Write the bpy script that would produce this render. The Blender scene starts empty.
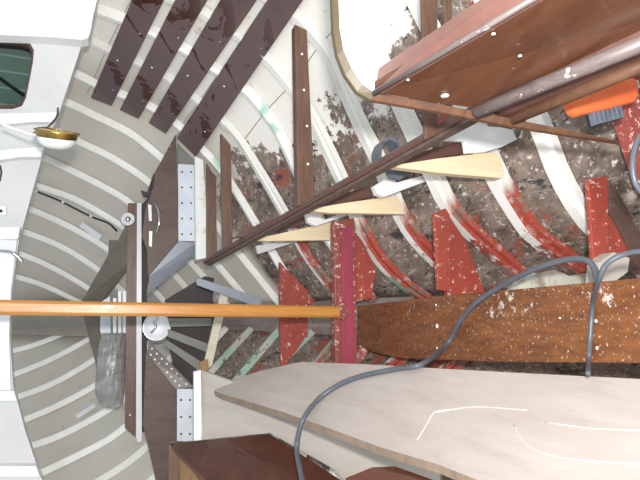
import bpy, bmesh, math, random
from mathutils import Vector, Matrix
random.seed(7)
C = bpy.context.scene
COL = C.collection

# ------------------------------------------------------------------ camera
FPX = 560.0
Fd = Vector((-210, -75, -FPX)).normalized()
vx = (FPX*FPX + 75*95)/210.0
Zd = -Vector((vx, -95, -FPX)).normalized()
Xd = Fd.cross(Zd)
H0 = 1.30                                   # camera height over the world zero
CAM = Vector((0, 0, H0))
R3 = Matrix((Xd, Fd, Zd))                   # camera -> world rotation (rows are the world axes in camera space)
cam = bpy.data.cameras.new('camera'); cam.sensor_width = 36.0; cam.lens = 36.0*FPX/640.0
cam.clip_start = 0.01; cam.clip_end = 60
co = bpy.data.objects.new('camera', cam); COL.objects.link(co)
co.matrix_world = Matrix.Translation(CAM) @ R3.to_4x4()
C.camera = co

# ------------------------------------------------------------------ world, light, exposure
W = bpy.data.worlds.new('world'); C.world = W; W.use_nodes = True
wb = W.node_tree.nodes['Background']; wb.inputs[0].default_value = (0.86, 0.93, 1.0, 1); wb.inputs[1].default_value = 0.55
def lamp(kind, name, loc, energy, color, size=None, target=None):
    l = bpy.data.lights.new(name, kind); l.energy = energy; l.color = color
    if kind == 'AREA': l.shape = 'DISK'; l.size = size
    elif size: l.shadow_soft_size = size
    o = bpy.data.objects.new(name, l); COL.objects.link(o); o.location = loc
    if target is not None:
        o.rotation_euler = (Vector(target) - Vector(loc)).to_track_quat('-Z', 'Y').to_euler()
    return o
lamp('POINT', 'camera_flash', CAM + Vector((0.07, -0.05, 0.0)), 60.0, (1.0, 0.97, 0.93), 0.02)
lamp('AREA', 'companionway_daylight', CAM + Vector((0.1, -1.0, 0.45)), 13.0, (0.86, 0.93, 1.0), 0.9, CAM + Vector((0.0, 2.0, -0.1)))
C.view_settings.view_transform = 'Standard'; C.view_settings.look = 'None'
C.view_settings.gamma = 1.0; C.view_settings.use_curve_mapping = False
C.view_settings.exposure = 0.2

# ------------------------------------------------------------------ geometry helpers
def ray(px, py):
    return R3 @ Vector((px-320, -(py-240), -FPX))
def at(px, py, Y):
    w = ray(px, py); return CAM + w*(Y/w.y)
def atc(px, py, off=0.0):
    """point on the cabin front, which curves aft towards the sides"""
    w = ray(px, py); w = w/w.y; Y = 1.5
    for _ in range(30): Y = .5*Y + .5*(1.80 - .80*(w.x*Y)**2 + off)
    return CAM + w*Y
def dense(px, step=12):
    o = []
    for (a, b), (c, d) in zip(px, px[1:]+px[:1]):
        n = max(1, int(math.hypot(c-a, d-b)/step))
        o += [(a+(c-a)*i/n, b+(d-b)*i/n) for i in range(n)]
    return o
def onplane(px, py, p0, n):
    w = ray(px, py); return CAM + w*((p0-CAM).dot(n)/w.dot(n))
def lin(a, b, t): return a + (b-a)*t

# hull sections, forward to aft: distance ahead of the camera, then (half breadth, height) from sheer to keel
SEC = [
 (3.20,[(.06,.60),(.05,.50),(.035,.40),(.03,.32)]),
 (3.00,[(.22,.60),(.17,.45),(.13,.32),(.07,.19),(.03,.11)]),
 (2.86,[(.31,.55),(.26,.40),(.20,.26),(.12,.12),(.035,.0)]),
 (2.72,[(.40,.52),(.35,.39),(.29,.23),(.20,.08),(.11,-.03),(.035,-.11)]),
 (2.58,[(.48,.49),(.43,.36),(.37,.21),(.29,.06),(.18,-.09),(.10,-.17),(.035,-.23)]),
 (2.44,[(.56,.47),(.50,.32),(.45,.16),(.36,-.01),(.25,-.16),(.14,-.26),(.035,-.35)]),
 (2.30,[(.64,.45),(.58,.28),(.53,.16),(.48,.05),(.43,-.04),(.31,-.18),(.17,-.32),(.035,-.44)]),
 (2.16,[(.70,.42),(.65,.24),(.61,.14),(.56,.02),(.48,-.11),(.36,-.23),(.21,-.35),(.035,-.51)]),
 (2.02,[(.76,.40),(.71,.20),(.67,.09),(.62,-.03),(.54,-.14),(.46,-.23),(.34,-.32),(.20,-.44),(.04,-.58)]),
 (1.88,[(.80,.38),(.76,.17),(.73,.09),(.71,.02),(.68,-.08),(.63,-.17),(.55,-.26),(.46,-.345),(.30,-.455),(.14,-.56),(.04,-.66)]),
 (1.74,[(.84,.36),(.81,.13),(.78,.03),(.76,-.04),(.73,-.12),(.68,-.20),(.62,-.29),(.55,-.36),(.34,-.50),(.19,-.59),(.05,-.71)]),
 (1.60,[(.87,.34),(.84,.10),(.82,.0),(.79,-.10),(.76,-.17),(.72,-.25),(.68,-.33),(.60,-.41),(.51,-.47),(.33,-.56),(.24,-.61),(.15,-.68),(.05,-.76)]),
 (1.46,[(.89,.32),(.87,.08),(.85,-.08),(.82,-.19),(.78,-.28),(.73,-.36),(.64,-.45),(.56,-.51),(.39,-.60),(.30,-.64),(.19,-.70),(.11,-.78),(.05,-.88)]),
 (1.32,[(.90,.30),(.89,.06),(.88,-.12),(.84,-.29),(.79,-.40),(.70,-.50),(.58,-.56),(.50,-.60),(.42,-.645),(.28,-.71),(.21,-.76),(.14,-.84),(.05,-.96)]),
 (1.18,[(.92,.30),(.91,.05),(.90,-.14),(.86,-.35),(.79,-.47),(.68,-.56),(.50,-.65),(.35,-.73),(.28,-.77),(.22,-.83),(.15,-.93),(.05,-1.06)]),
 (1.04,[(.93,.30),(.92,.05),(.91,-.18),(.87,-.42),(.79,-.55),(.66,-.64),(.50,-.72),(.33,-.805),(.25,-.86),(.19,-.91),(.14,-1.00),(.05,-1.13)]),
 (0.90,[(.94,.30),(.93,.05),(.92,-.20),(.88,-.47),(.79,-.61),(.66,-.69),(.53,-.76),(.38,-.83),(.29,-.87),(.20,-.94),(.13,-1.05),(.05,-1.18)]),
 (0.76,[(.95,.30),(.94,.05),(.93,-.22),(.89,-.50),(.80,-.64),(.66,-.74),(.53,-.80),(.38,-.87),(.29,-.91),(.20,-.97),(.13,-1.07),(.05,-1.20)]),
 (0.60,[(.95,.30),(.94,.05),(.93,-.24),(.89,-.53),(.80,-.67),(.66,-.78),(.53,-.84),(.38,-.91),(.29,-.95),(.20,-1.0),(.13,-1.09),(.05,-1.21)]),
 (0.25,[(.95,.30),(.94,.05),(.93,-.28),(.90,-.57),(.81,-.73),(.67,-.84),(.53,-.90),(.38,-.96),(.29,-1.0),(.20,-1.05),(.13,-1.12),(.05,-1.22)]),
]
NS = 40
def resample(pts, n):
    P = [Vector(p) for p in pts]
    P = [P[0]*2-P[1]] + P + [P[-1]*2-P[-2]]
    dense = []
    for i in range(1, len(P)-2):
        for k in range(10):
            t = k/10.0
            a, b, c, d = P[i-1], P[i], P[i+1], P[i+2]
            dense.append(0.5*((2*b)+(c-a)*t+(2*a-5*b+4*c-d)*t*t+(3*b-a-3*c+d)*t**3))
    dense.append(P[-2])
    L = [0]
    for i in range(1, len(dense)): L.append(L[-1]+(dense[i]-dense[i-1]).length)
    out = []; j = 0
    for k in range(n+1):
        s = L[-1]*k/n
        while j < len(L)-2 and L[j+1] < s: j += 1
        t = (s-L[j])/max(1e-9, L[j+1]-L[j])
        out.append(lin(dense[j], dense[j+1], min(1, t)))
    return out
GY = [s[0] for s in SEC]
GRID = [resample(s[1], NS) for s in SEC]
def section(Y):
    if Y >= GY[0]: return GRID[0]
    if Y <= GY[-1]: return GRID[-1]
    for i in range(len(GY)-1):
        if GY[i] >= Y >= GY[i+1]:
            t = (GY[i]-Y)/(GY[i]-GY[i+1])
            return [lin(a, b, t) for a, b in zip(GRID[i], GRID[i+1])]
def secx(Y, z):
    s = section(Y)
    if z >= s[0].y: return s[0].x
    for a, b in zip(s, s[1:]):
        if a.y >= z >= b.y: return lin(a, b, (a.y-z)/max(1e-9, a.y-b.y)).x
    return 0.0
def hit(px, py, d=0.0, lo=0.3, hi=3.1):
    w = ray(px, py); w = w/w.y
    Y = lo
    while Y < hi:
        if abs(w.x*Y) > secx(Y, w.z*Y)-d: break
        Y += 0.005
    return CAM + w*Y

# ------------------------------------------------------------------ object helpers
def make(name, verts, faces, m, parent=None, bev=0.0, smooth=False, mats=None, fmi=None, mods=None):
    me = bpy.data.meshes.new(name)
    V = [Vector(v) for v in verts]
    if parent is not None: off = parent_world(parent)
    else:
        off = Vector((0, 0, 0))
    me.from_pydata([v-off for v in V], [], faces)
    me.materials.append(m)
    for x in (mats or []): me.materials.append(x)
    if fmi:
        for p, k in zip(me.polygons, fmi): p.material_index = k
    bm = bmesh.new(); bm.from_mesh(me); bmesh.ops.recalc_face_normals(bm, faces=bm.faces[:]); bm.to_mesh(me); bm.free()
    if smooth:
        for p in me.polygons: p.use_smooth = True
    o = bpy.data.objects.new(name, me); COL.objects.link(o)
    if parent is not None: o.parent = parent
    if bev:
        b = o.modifiers.new('bevel', 'BEVEL'); b.width = bev; b.segments = 2; b.limit_method = 'ANGLE'; b.angle_limit = math.radians(40)
    return o
def parent_world(p):
    v = Vector(p.location)
    while p.parent: p = p.parent; v += p.location
    return v
def tag(o, label, cat, group=None, kind=None):
    if label: o['label'] = label
    if cat: o['category'] = cat
    if group: o['group'] = group
    if kind: o['kind'] = kind
    if o.type == 'MESH' and o.parent is None and kind != 'structure':      # origin to the base of the thing
        vs = o.data.vertices
        lo = Vector((min(v.co[i] for v in vs) for i in range(3))); hi = Vector((max(v.co[i] for v in vs) for i in range(3)))
        c = Vector(((lo.x+hi.x)/2, (lo.y+hi.y)/2, lo.z))
        o.data.transform(Matrix.Translation(-c)); o.location = c
    return o
def thing(name, label, cat, loc, group=None):
    o = bpy.data.objects.new(name, None); COL.objects.link(o); o.location = loc; o.empty_display_size = 0.05
    return tag(o, label, cat, group)
def struct(o): o['kind'] = 'structure'; return o
def prism(pts, ext):
    """closed outline extruded by the vector ext"""
    n = len(pts); V = list(pts)+[p+ext for p in pts]
    Fc = [list(range(n)), list(range(2*n-1, n-1, -1))]
    for i in range(n): Fc.append([i, (i+1) % n, n+(i+1) % n, n+i])
    return V, Fc
def bent(loops, off, th):
    """outline (with holes) filled flat, cut into a fine grid, then laid on the curved cabin front"""
    bm = bmesh.new(); es = []
    for loop in loops:
        vs = [bm.verts.new((x, y, 0)) for x, y in loop]
        es += [bm.edges.new((vs[i], vs[(i+1) % len(vs)])) for i in range(len(vs))]
    bmesh.ops.triangle_fill(bm, use_beauty=True, use_dissolve=False, edges=es)
    for ax, lo, hi, st in ((1, -60, 520, 14), (0, -60, 110, 24)):
        v = lo
        while v < hi:
            co_ = [0, 0, 0]; no_ = [0, 0, 0]; co_[ax] = v+.37; no_[ax] = 1
            bmesh.ops.bisect_plane(bm, geom=bm.verts[:]+bm.edges[:]+bm.faces[:], plane_co=co_, plane_no=no_)
            v += st
    for v in bm.verts: v.co = atc(v.co.x, v.co.y, off)
    r = bmesh.ops.extrude_face_region(bm, geom=bm.faces[:])
    bmesh.ops.translate(bm, verts=[g for g in r['geom'] if isinstance(g, bmesh.types.BMVert)], vec=(0, th, 0))
    bm.verts.index_update(); V = [v.co.copy() for v in bm.verts]; Fc = [[v.index for v in f.verts] for f in bm.faces]; bm.free()
    return V, Fc
def cplate(name, px, off, th, m, parent=None, bev=0.001):
    V, Fc = bent([px], off, th); return make(name, V, Fc, m, parent, bev)
def plate(name, px, Y, th, m, parent=None, bev=0.001, **k):
    V, Fc = prism([at(x, y, Y) for x, y in px], Vector((0, th, 0)))
    return make(name, V, Fc, m, parent, bev, **k)
def slab(name, pts, th, m, parent=None, bev=0.001, flip=1, **k):
    n = (pts[1]-pts[0]).cross(pts[2]-pts[0]).normalized()
    if n.dot(pts[0]-CAM) < 0: n = -n
    V, Fc = prism(pts, n*th*flip)
    return make(name, V, Fc, m, parent, bev, **k)
def bar_geo(a, b, w, h, up):
    d = (b-a).normalized(); s = d.cross(up).normalized(); u = s.cross(d).normalized()
    V = []
    for p in (a, b):
        for i, j in ((-1, -1), (1, -1), (1, 1), (-1, 1)): V.append(p+s*(w/2*i)+u*(h/2*j))
    return V, [[0, 1, 2, 3], [7, 6, 5, 4], [0, 4, 5, 1], [1, 5, 6, 2], [2, 6, 7, 3], [3, 7, 4, 0]]
def bar(name, a, b, w, h, up, m, parent=None, bev=0.002):
    V, Fc = bar_geo(a, b, w, h, Vector(up)); return make(name, V, Fc, m, parent, bev)
def smoothpath(P, n=8):
    P = [P[0]*2-P[1]] + list(P) + [P[-1]*2-P[-2]]; out = []
    for i in range(1, len(P)-2):
        a, b, c, d = P[i-1], P[i], P[i+1], P[i+2]
        for k in range(n):
            t = k/n; out.append(0.5*((2*b)+(c-a)*t+(2*a-5*b+4*c-d)*t*t+(3*b-a-3*c+d)*t**3))
    out.append(P[-2]); return out
def tube(name, P, r, m, parent=None, n=10, sm=8):
    P = smoothpath(P, sm) if sm else P
    V = []; Fc = []; prev = None
    for i, p in enumerate(P):
        d = (P[min(i+1, len(P)-1)]-P[max(i-1, 0)]).normalized()
        if prev is None: s = d.orthogonal().normalized()
        else: s = (prev - d*prev.dot(d)).normalized()
        prev = s; u = d.cross(s)
        for k in range(n):
            a = 2*math.pi*k/n; V.append(p+(s*math.cos(a)+u*math.sin(a))*r)
    for i in range(len(P)-1):
        for k in range(n): Fc.append([i*n+k, i*n+(k+1) % n, (i+1)*n+(k+1) % n, (i+1)*n+k])
    Fc.append(list(range(n))); Fc.append(list(range((len(P)-1)*n, len(P)*n)))
    return make(name, V, Fc, m, parent, smooth=True)
def lathe(name, c, axis, prof, m, parent=None, n=32):
    ax = axis.normalized(); s = ax.orthogonal().normalized(); u = ax.cross(s); V = []; Fc = []
    for r, h in prof:
        for k in range(n):
            a = 2*math.pi*k/n; V.append(c+ax*h+(s*math.cos(a)+u*math.sin(a))*max(r, 1e-5))
    for i in range(len(prof)-1):
        for k in range(n): Fc.append([i*n+k, i*n+(k+1) % n, (i+1)*n+(k+1) % n, (i+1)*n+k])
    if prof[0][0] < .001: Fc.append(list(range(n)))
    if prof[-1][0] < .001: Fc.append(list(range((len(prof)-1)*n, len(prof)*n)))
    return make(name, V, Fc, m, parent, smooth=True)

# ------------------------------------------------------------------ materials
def srgb(r, g, b): return tuple([(c/12.92 if c <= .04045 else ((c+.055)/1.055)**2.4) for c in (r/255, g/255, b/255)]+[1])
class N:
    def __init__(s, name):
        s.m = bpy.data.materials.new(name); s.m.use_nodes = True; s.t = s.m.node_tree
        s.b = s.t.nodes['Principled BSDF']
        s.co = s.t.nodes.new('ShaderNodeTexCoord').outputs['Object']
    def link(s, a, b): s.t.links.new(a, b)
    def noise(s, scale, detail=6, rough=.6, vec=(1, 1, 1), dist=0):
        mp = s.t.nodes.new('ShaderNodeMapping'); mp.inputs['Scale'].default_value = vec; s.link(s.co, mp.inputs[0])
        n = s.t.nodes.new('ShaderNodeTexNoise'); n.inputs['Scale'].default_value = scale; n.inputs['Detail'].default_value = detail
        n.inputs['Roughness'].default_value = rough; n.inputs['Distortion'].default_value = dist; s.link(mp.outputs[0], n.inputs[0]); return n.outputs[0]
    def ramp(s, x, a, b, c0=(0, 0, 0, 1), c1=(1, 1, 1, 1)):
        r = s.t.nodes.new('ShaderNodeValToRGB'); r.color_ramp.elements[0].position = max(0, min(1, a)); r.color_ramp.elements[1].position = max(0, min(1, b))
        r.color_ramp.elements[0].color = c0; r.color_ramp.elements[1].color = c1; s.link(x, r.inputs[0]); return r.outputs[0]
    def math(s, op, x, y):
        n = s.t.nodes.new('ShaderNodeMath'); n.operation = op
        for i, v in enumerate((x, y)):
            if isinstance(v, (int, float)): n.inputs[i].default_value = v
            else: s.link(v, n.inputs[i])
        return n.outputs[0]
    def mix(s, f, a, b):
        n = s.t.nodes.new('ShaderNodeMix'); n.data_type = 'RGBA'
        if isinstance(f, (int, float)): n.inputs[0].default_value = f
        else: s.link(f, n.inputs[0])
        for i, v in ((6, a), (7, b)):
            if isinstance(v, tuple): n.inputs[i].default_value = v
            else: s.link(v, n.inputs[i])
        return n.outputs[2]
    def xyz(s):
        g = s.t.nodes.new('ShaderNodeNewGeometry'); x = s.t.nodes.new('ShaderNodeSeparateXYZ'); s.link(g.outputs['Position'], x.inputs[0]); return x.outputs
    def done(s, col, rough=.6, bump=None, strength=.3, metal=0, coat=0):
        if isinstance(col, tuple): s.b.inputs['Base Color'].default_value = col
        else: s.link(col, s.b.inputs['Base Color'])
        if isinstance(rough, (int, float)): s.b.inputs['Roughness'].default_value = rough
        else: s.link(rough, s.b.inputs['Roughness'])
        s.b.inputs['Metallic'].default_value = metal
        s.b.inputs['Coat Weight'].default_value = coat
        if bump is not None:
            n = s.t.nodes.new('ShaderNodeBump'); n.inputs['Strength'].default_value = strength; n.inputs['Distance'].default_value = .004
            s.link(bump, n.inputs['Height']); s.link(n.outputs[0], s.b.inputs['Normal'])
        return s.m
def paint(name, c, c2=None, rough=.5, scale=8, a=.4, b=.7, bump=.15):
    n = N(name); t = n.noise(scale)
    c2 = c2 or tuple([x*.82 for x in c[:3]]+[1])
    return n.done(n.mix(n.ramp(t, a, b), c, c2), rough, n.noise(scale*6), bump)
def wood(name, c, c2, vec=(1, 8, 8), rough=.45, fleck=None, fa=.68, coat=0, scale=6, fscale=60):
    n = N(name); t = n.noise(scale, 8, .65, vec, .5)
    col = n.mix(n.ramp(t, .3, .7), c, c2)
    if fleck:
        col = n.mix(n.ramp(n.math('MULTIPLY', n.noise(fscale, 3, .7), n.math('ADD', n.noise(4, 3), .5)), fa, fa+.04), col, fleck)
    return n.done(col, rough, t, .25, coat=coat)
def hull_mat():
    n = N('hull_planking'); X = n.xyz(); Y, Z = X[1], X[2]
    # plank seams: lines that run fore and aft, following the rise of the planks
    seam_c = n.math('ADD', n.math('MULTIPLY', Z, 7.0), n.math('MULTIPLY', Y, -2.0))
    fr = n.math('FRACT', seam_c, 0); seam = n.math('LESS_THAN', fr, .014)
    warm = n.noise(3, 4)
    white = n.mix(n.ramp(warm, .35, .7), srgb(208, 203, 192), srgb(196, 189, 176))
    white = n.mix(n.ramp(n.noise(14, 6, .7), .62, .70), white, srgb(196, 178, 150))
    white = n.mix(n.ramp(n.math('MULTIPLY', Y, .5), .86, .93), srgb(238, 235, 228), white)  # aft paint lightened towards white: flash overexposure put into the colour
    white = n.mix(n.math('MULTIPLY', n.ramp(n.noise(14, 6, .7), .60, .68), n.math('LESS_THAN', Y, 1.8)), white, srgb(206, 188, 164))
    bare = n.mix(n.ramp(n.noise(9, 8, .75, (1, 1, 2)), .35, .65), srgb(84, 70, 60), srgb(156, 140, 128))
    bare = n.mix(n.ramp(n.noise(30, 5, .8, (.5, 1, 3)), .55, .62), bare, srgb(72, 62, 56))
    bare = n.mix(n.ramp(n.noise(60, 4, .8), .58, .64), bare, srgb(216, 208, 202))
    bare = n.mix(n.ramp(n.noise(13, 7, .8, (1, .4, 2.2)), .56, .70), bare, srgb(196, 184, 176))
    bare = n.mix(n.ramp(n.noise(7, 6, .7), .57, .62), bare, srgb(150, 84, 70))
    bare = n.mix(n.ramp(n.noise(5, 5, .7, (3, 1, 1)), .60, .64), bare, srgb(58, 58, 60))
    # bare wood low in the bilge, paint above it: the edge climbs forward
    e = n.math('SUBTRACT', Z, n.math('MAXIMUM', n.math('ADD', n.math('MULTIPLY', Y, .47), H0-1.23), H0-.60))
    e = n.math('ADD', e, n.math('MULTIPLY', n.math('SUBTRACT', n.noise(9, 8, .75), .5), .42))
    mask = n.ramp(n.math('ADD', e, .5), .49, .50)
    fwd = n.ramp(n.math('MULTIPLY', n.math('SUBTRACT', Y, n.math('MULTIPLY', n.math('LESS_THAN', X[0], 0), .45)), .3), .59, .60)          # forward of the half bulkheads all is painted
    mask = n.math('MAXIMUM', mask, fwd)
    col = n.mix(mask, bare, white)
    col = n.mix(n.math('MULTIPLY', seam, n.math('LESS_THAN', Y, 1.95)), col, srgb(140, 132, 124))
    return n.done(col, .55, n.noise(40, 6), .35)
def rib_mat():
    n = N('rib_paint'); X = n.xyz(); Y, Z = X[1], X[2]
    white = n.mix(n.ramp(n.noise(10), .45, .7), srgb(248, 248, 243), srgb(232, 231, 223))
    red = n.mix(n.ramp(n.noise(14, 6, .7), .45, .6), srgb(170, 72, 56), srgb(140, 118, 112))
    red = n.mix(n.ramp(n.noise(45, 5, .7), .58, .62), red, srgb(215, 205, 200))
    e = n.math('SUBTRACT', Z, n.math('ADD', n.math('MULTIPLY', Y, .41), H0-1.345))
    e = n.math('ADD', e, n.math('MULTIPLY', n.math('SUBTRACT', n.noise(16, 7, .7), .5), .45))
    m = n.math('MAXIMUM', n.ramp(n.math('ADD', e, .5), .49, .505), n.ramp(n.math('MULTIPLY', Y, .25), .49, .50))
    col = n.mix(m, red, white)
    mint = n.math('MULTIPLY', n.ramp(n.noise(7, 3, .5), .62, .66), n.math('MULTIPLY', n.math('LESS_THAN', Y, 2.1), n.math('GREATER_THAN', Y, 1.35)))
    col = n.mix(n.math('MULTIPLY', mint, .75), col, srgb(150, 200, 178))
    return n.done(col, .5, n.noise(50, 5), .25)
def mint_mat():
    n = N('mint_rib_paint'); c = n.mix(n.ramp(n.noise(11, 6, .7), .48, .54), srgb(160, 192, 176), srgb(190, 188, 176))
    c = n.mix(n.ramp(n.noise(16, 6, .75), .54, .58), c, srgb(112, 98, 88))
    c = n.mix(n.ramp(n.math('SUBTRACT', n.xyz()[2], H0-.90), .49, .53), c, srgb(228, 228, 220))
    return n.done(c, .55, n.noise(50), .3)
def red_mat(name, c=(172, 52, 38), wear=.56):
    n = N(name); t = n.noise(7, 6, .7, (1, 1, 2))
    col = n.mix(n.ramp(t, .35, .75), srgb(*c), srgb(int(c[0]*.82), int(c[1]*.85), int(c[2]*.9)))
    col = n.mix(n.ramp(n.noise(62, 5, .75), wear+.06, wear+.10), col, srgb(222, 190, 182))
    return n.done(col, .5, n.noise(50), .3)
M = {}
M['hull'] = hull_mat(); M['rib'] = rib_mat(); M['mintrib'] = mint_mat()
_n = N('rib_flank'); _c = _n.mix(_n.ramp(_n.noise(9, 6, .7), .53, .57), srgb(168, 74, 60), srgb(138, 112, 98)); _c = _n.mix(_n.ramp(_n.noise(30, 6, .8), .55, .60), _c, srgb(190, 150, 142)); _x = _n.xyz(); _c = _n.mix(_n.ramp(_n.math('ADD', _n.math('SUBTRACT', _x[2], _n.math('ADD', _n.math('MULTIPLY', _x[1], .41), H0-1.25)), .5), .49, .51), _c, srgb(232, 232, 226)); M['flank'] = _n.done(_c, .55, _n.noise(50), .3)
M['white'] = paint('white_gloss_paint', srgb(236, 237, 238), srgb(222, 224, 226), .35, 5)
M['offwhite'] = paint('off_white_paint', srgb(214, 215, 214), srgb(200, 202, 202), .4, 4)
M['metal_white'] = paint('pale_coated_metal', srgb(214, 219, 228), srgb(196, 202, 212), .35, 12)
M['hole'] = paint('dark_hole', srgb(46, 44, 48))
M['batten'] = N('dark_varnished_batten')
_n = M['batten']; _s = _n.noise(6.5, 4, .55, (1, 1, 1.4), 1.4); _g = _n.math('MULTIPLY', _n.ramp(_s, .57, .585), _n.ramp(_n.noise(2.2, 2, .5), .42, .5))
M['batten'] = _n.done(_n.mix(_g, _n.mix(_n.ramp(_n.noise(5), .3, .7), srgb(104, 86, 86), srgb(84, 66, 66)), srgb(60, 26, 18)), _n.mix(_g, (.34,)*3+(1,), (.12,)*3+(1,)), _n.noise(60), .12)
M['bearer'] = wood('brown_bearer_wood', srgb(84, 60, 50), srgb(116, 86, 70), (2, 18, 18), .4, srgb(214, 206, 200), .80)
M['rail'] = wood('weathered_rail_wood', srgb(74, 62, 56), srgb(118, 102, 94), (26, 2, 26), .5, srgb(190, 180, 172), .74)
M['cleat'] = wood('dark_red_brown_wood', srgb(84, 56, 50), srgb(108, 76, 68), (8, 8, 1), .5)
M['pine'] = wood('new_pine', srgb(236, 218, 186), srgb(222, 200, 162), (12, 12, 1.2), .55)
M['pole'] = wood('varnished_pine_pole', srgb(196, 138, 62), srgb(166, 106, 42), (30, 30, 1.5), .3, coat=.4)
M['sole'] = wood('stained_sole_board', srgb(138, 84, 44), srgb(92, 54, 32), (6, 1.5, 1), .4, srgb(220, 208, 196), .63, scale=9, fscale=170)
M['ply'] = wood('grey_washed_plywood', srgb(184, 175, 169), srgb(168, 157, 150), (10, 1.2, 4), .5, scale=4)
M['plyedge'] = wood('plywood_edge', srgb(122, 104, 90), srgb(150, 130, 112), (3, 3, 30), .6)
M['greyply'] = wood('grey_plywood', srgb(190, 183, 176), srgb(174, 166, 158), (6, 1, 1), .6, scale=4)
M['locker'] = wood('mahogany_board', srgb(104, 66, 44), srgb(74, 44, 30), (5, 1.2, 5), .32, srgb(206, 170, 160), .80, coat=.3)
M['locker_top'] = wood('worn_mahogany', srgb(124, 88, 80), srgb(100, 70, 62), (5, 1.2, 5), .35, srgb(222, 206, 206), .80)
M['moulding'] = wood('scuffed_moulding', srgb(88, 76, 74), srgb(124, 112, 110), (9, 1.5, 9), .45, srgb(200, 190, 188), .66)
M['edge'] = wood('raw_wood_edge', srgb(112, 78, 56), srgb(78, 56, 44), (4, 4, 10), .5, srgb(210, 190, 170), .78)
M['trimbrown'] = wood('olive_brown_edge', srgb(96, 84, 64), srgb(78, 68, 52), (4, 4, 10), .5)
M['panel'] = wood('speckled_brown_panel', srgb(98, 78, 68), srgb(78, 60, 52), (6, 6, 1.5), .5, srgb(150, 128, 116), .66, fscale=120)
M['bench'] = wood('dark_mahogany', srgb(92, 52, 38), srgb(66, 36, 28), (6, 1.2, 3), .35, srgb(190, 170, 160), .85, coat=.3)
M['shelf'] = wood('grey_brown_shelf', srgb(124, 114, 104), srgb(106, 96, 86), (3, 3, 3), .6)
M['tan'] = wood('tan_softwood', srgb(170, 134, 92), srgb(142, 104, 66), (8, 8, 1), .55)
M['cream'] = wood('cream_batten', srgb(222, 216, 196), srgb(204, 194, 168), (8, 8, 1), .55)
M['grey'] = paint('mid_grey_paint', srgb(128, 128, 122), srgb(112, 112, 106), .5)
M['steel'] = paint('blue_grey_metal', srgb(150, 156, 166), srgb(132, 138, 150), .4)
M['dark'] = paint('dark_board', srgb(62, 54, 52), srgb(48, 42, 42), .6)
M['red'] = red_mat('red_lead_paint', (168, 74, 58), .53); M['crimson'] = red_mat('crimson_paint', (162, 62, 82), .60); M['redworn'] = red_mat('worn_red_paint', (150, 72, 64), .50)
M['cable'] = paint('grey_cable_sheath', srgb(92, 97, 106), srgb(80, 84, 92), .4)
M['black'] = paint('black_rubber', srgb(38, 38, 44), srgb(28, 28, 32), .45)
M['orange'] = paint('orange_plastic', srgb(232, 112, 62), srgb(220, 98, 50), .3)
M['brass'] = N('brass'); M['brass'] = M['brass'].done(srgb(190, 160, 90), .25, metal=1)
M['chrome'] = N('chrome'); M['chrome'] = M['chrome'].done(srgb(200, 200, 205), .2, metal=1)
M['opal'] = paint('opal_glass', srgb(226, 232, 226), srgb(214, 222, 218), .15)
M['whiteplastic'] = paint('white_plastic', srgb(238, 240, 242), srgb(228, 230, 234), .3)
M['strap'] = paint('slate_grey_rubber', srgb(104, 112, 124), srgb(80, 88, 98), .5, 30)
M['deckgreen'] = N('green_deck'); _n = M['deckgreen']; _x = _n.xyz()
_s = _n.math('LESS_THAN', _n.math('FRACT', _n.math('MULTIPLY', _x[0], 22.0), 0), .12)
M['deckgreen'] = _n.done(_n.mix(_s, srgb(150, 166, 156), srgb(206, 216, 208)), .5)
def bag_mat():
    n = N('grey_polythene'); b = n.b
    b.inputs['Transmission Weight'].default_value = .25
    return n.done(n.mix(n.ramp(n.noise(8, 4, .6, (1, 1, .5), 1), .4, .65), srgb(150, 150, 148), srgb(190, 190, 190)), .3, n.noise(14, 3, .6, (1, 1, .5), 1.5), .8)
M['bag'] = bag_mat()
def glass_mat():
    n = N('window_glass'); b = n.b; b.inputs['Transmission Weight'].default_value = 1; b.inputs['IOR'].default_value = 1.1
    return n.done(srgb(190, 205, 200), .03)
M['glass'] = glass_mat()

# ------------------------------------------------------------------ hull planking (the walls of this room)
def hull(side, name):
    Ys = [3.2-0.05*i for i in range(60)]
    V = []; Fc = []
    for Y in Ys:
        s = section(Y)
        for k in range(NS+1):
            a = s[max(0, k-1)]; b = s[min(NS, k+1)]; t = (b-a).normalized(); nrm = Vector((-t.y, t.x))   # outward, starboard
            if nrm.x < 0: nrm = -nrm
            p = s[k]+nrm*.020
            V.append(Vector((side*max(.03, p.x), Y, p.y+H0)))
        for k in range(NS+1):
            a = s[max(0, k-1)]; b = s[min(NS, k+1)]; t = (b-a).normalized(); nrm = Vector((-t.y, t.x))
            if nrm.x < 0: nrm = -nrm
            p = s[k]+nrm*.045
            V.append(Vector((side*max(.03, p.x), Y, p.y+H0)))
    n = NS+1; r = 2*n
    for i in range(len(Ys)-1):
        for k in range(NS):
            Fc.append([i*r+k, i*r+k+1, (i+1)*r+k+1, (i+1)*r+k])
            Fc.append([i*r+n+k, i*r+n+k+1, (i+1)*r+n+k+1, (i+1)*r+n+k])
        for k in (0, NS): Fc.append([i*r+k, i*r+n+k, (i+1)*r+n+k, (i+1)*r+k])
    for i in (0, len(Ys)-1):
        for k in range(NS): Fc.append([i*r+k, i*r+k+1, i*r+n+k+1, i*r+n+k])
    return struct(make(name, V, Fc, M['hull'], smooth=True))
hull(1, 'wall_starboard'); hull(-1, 'wall_port')

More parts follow.
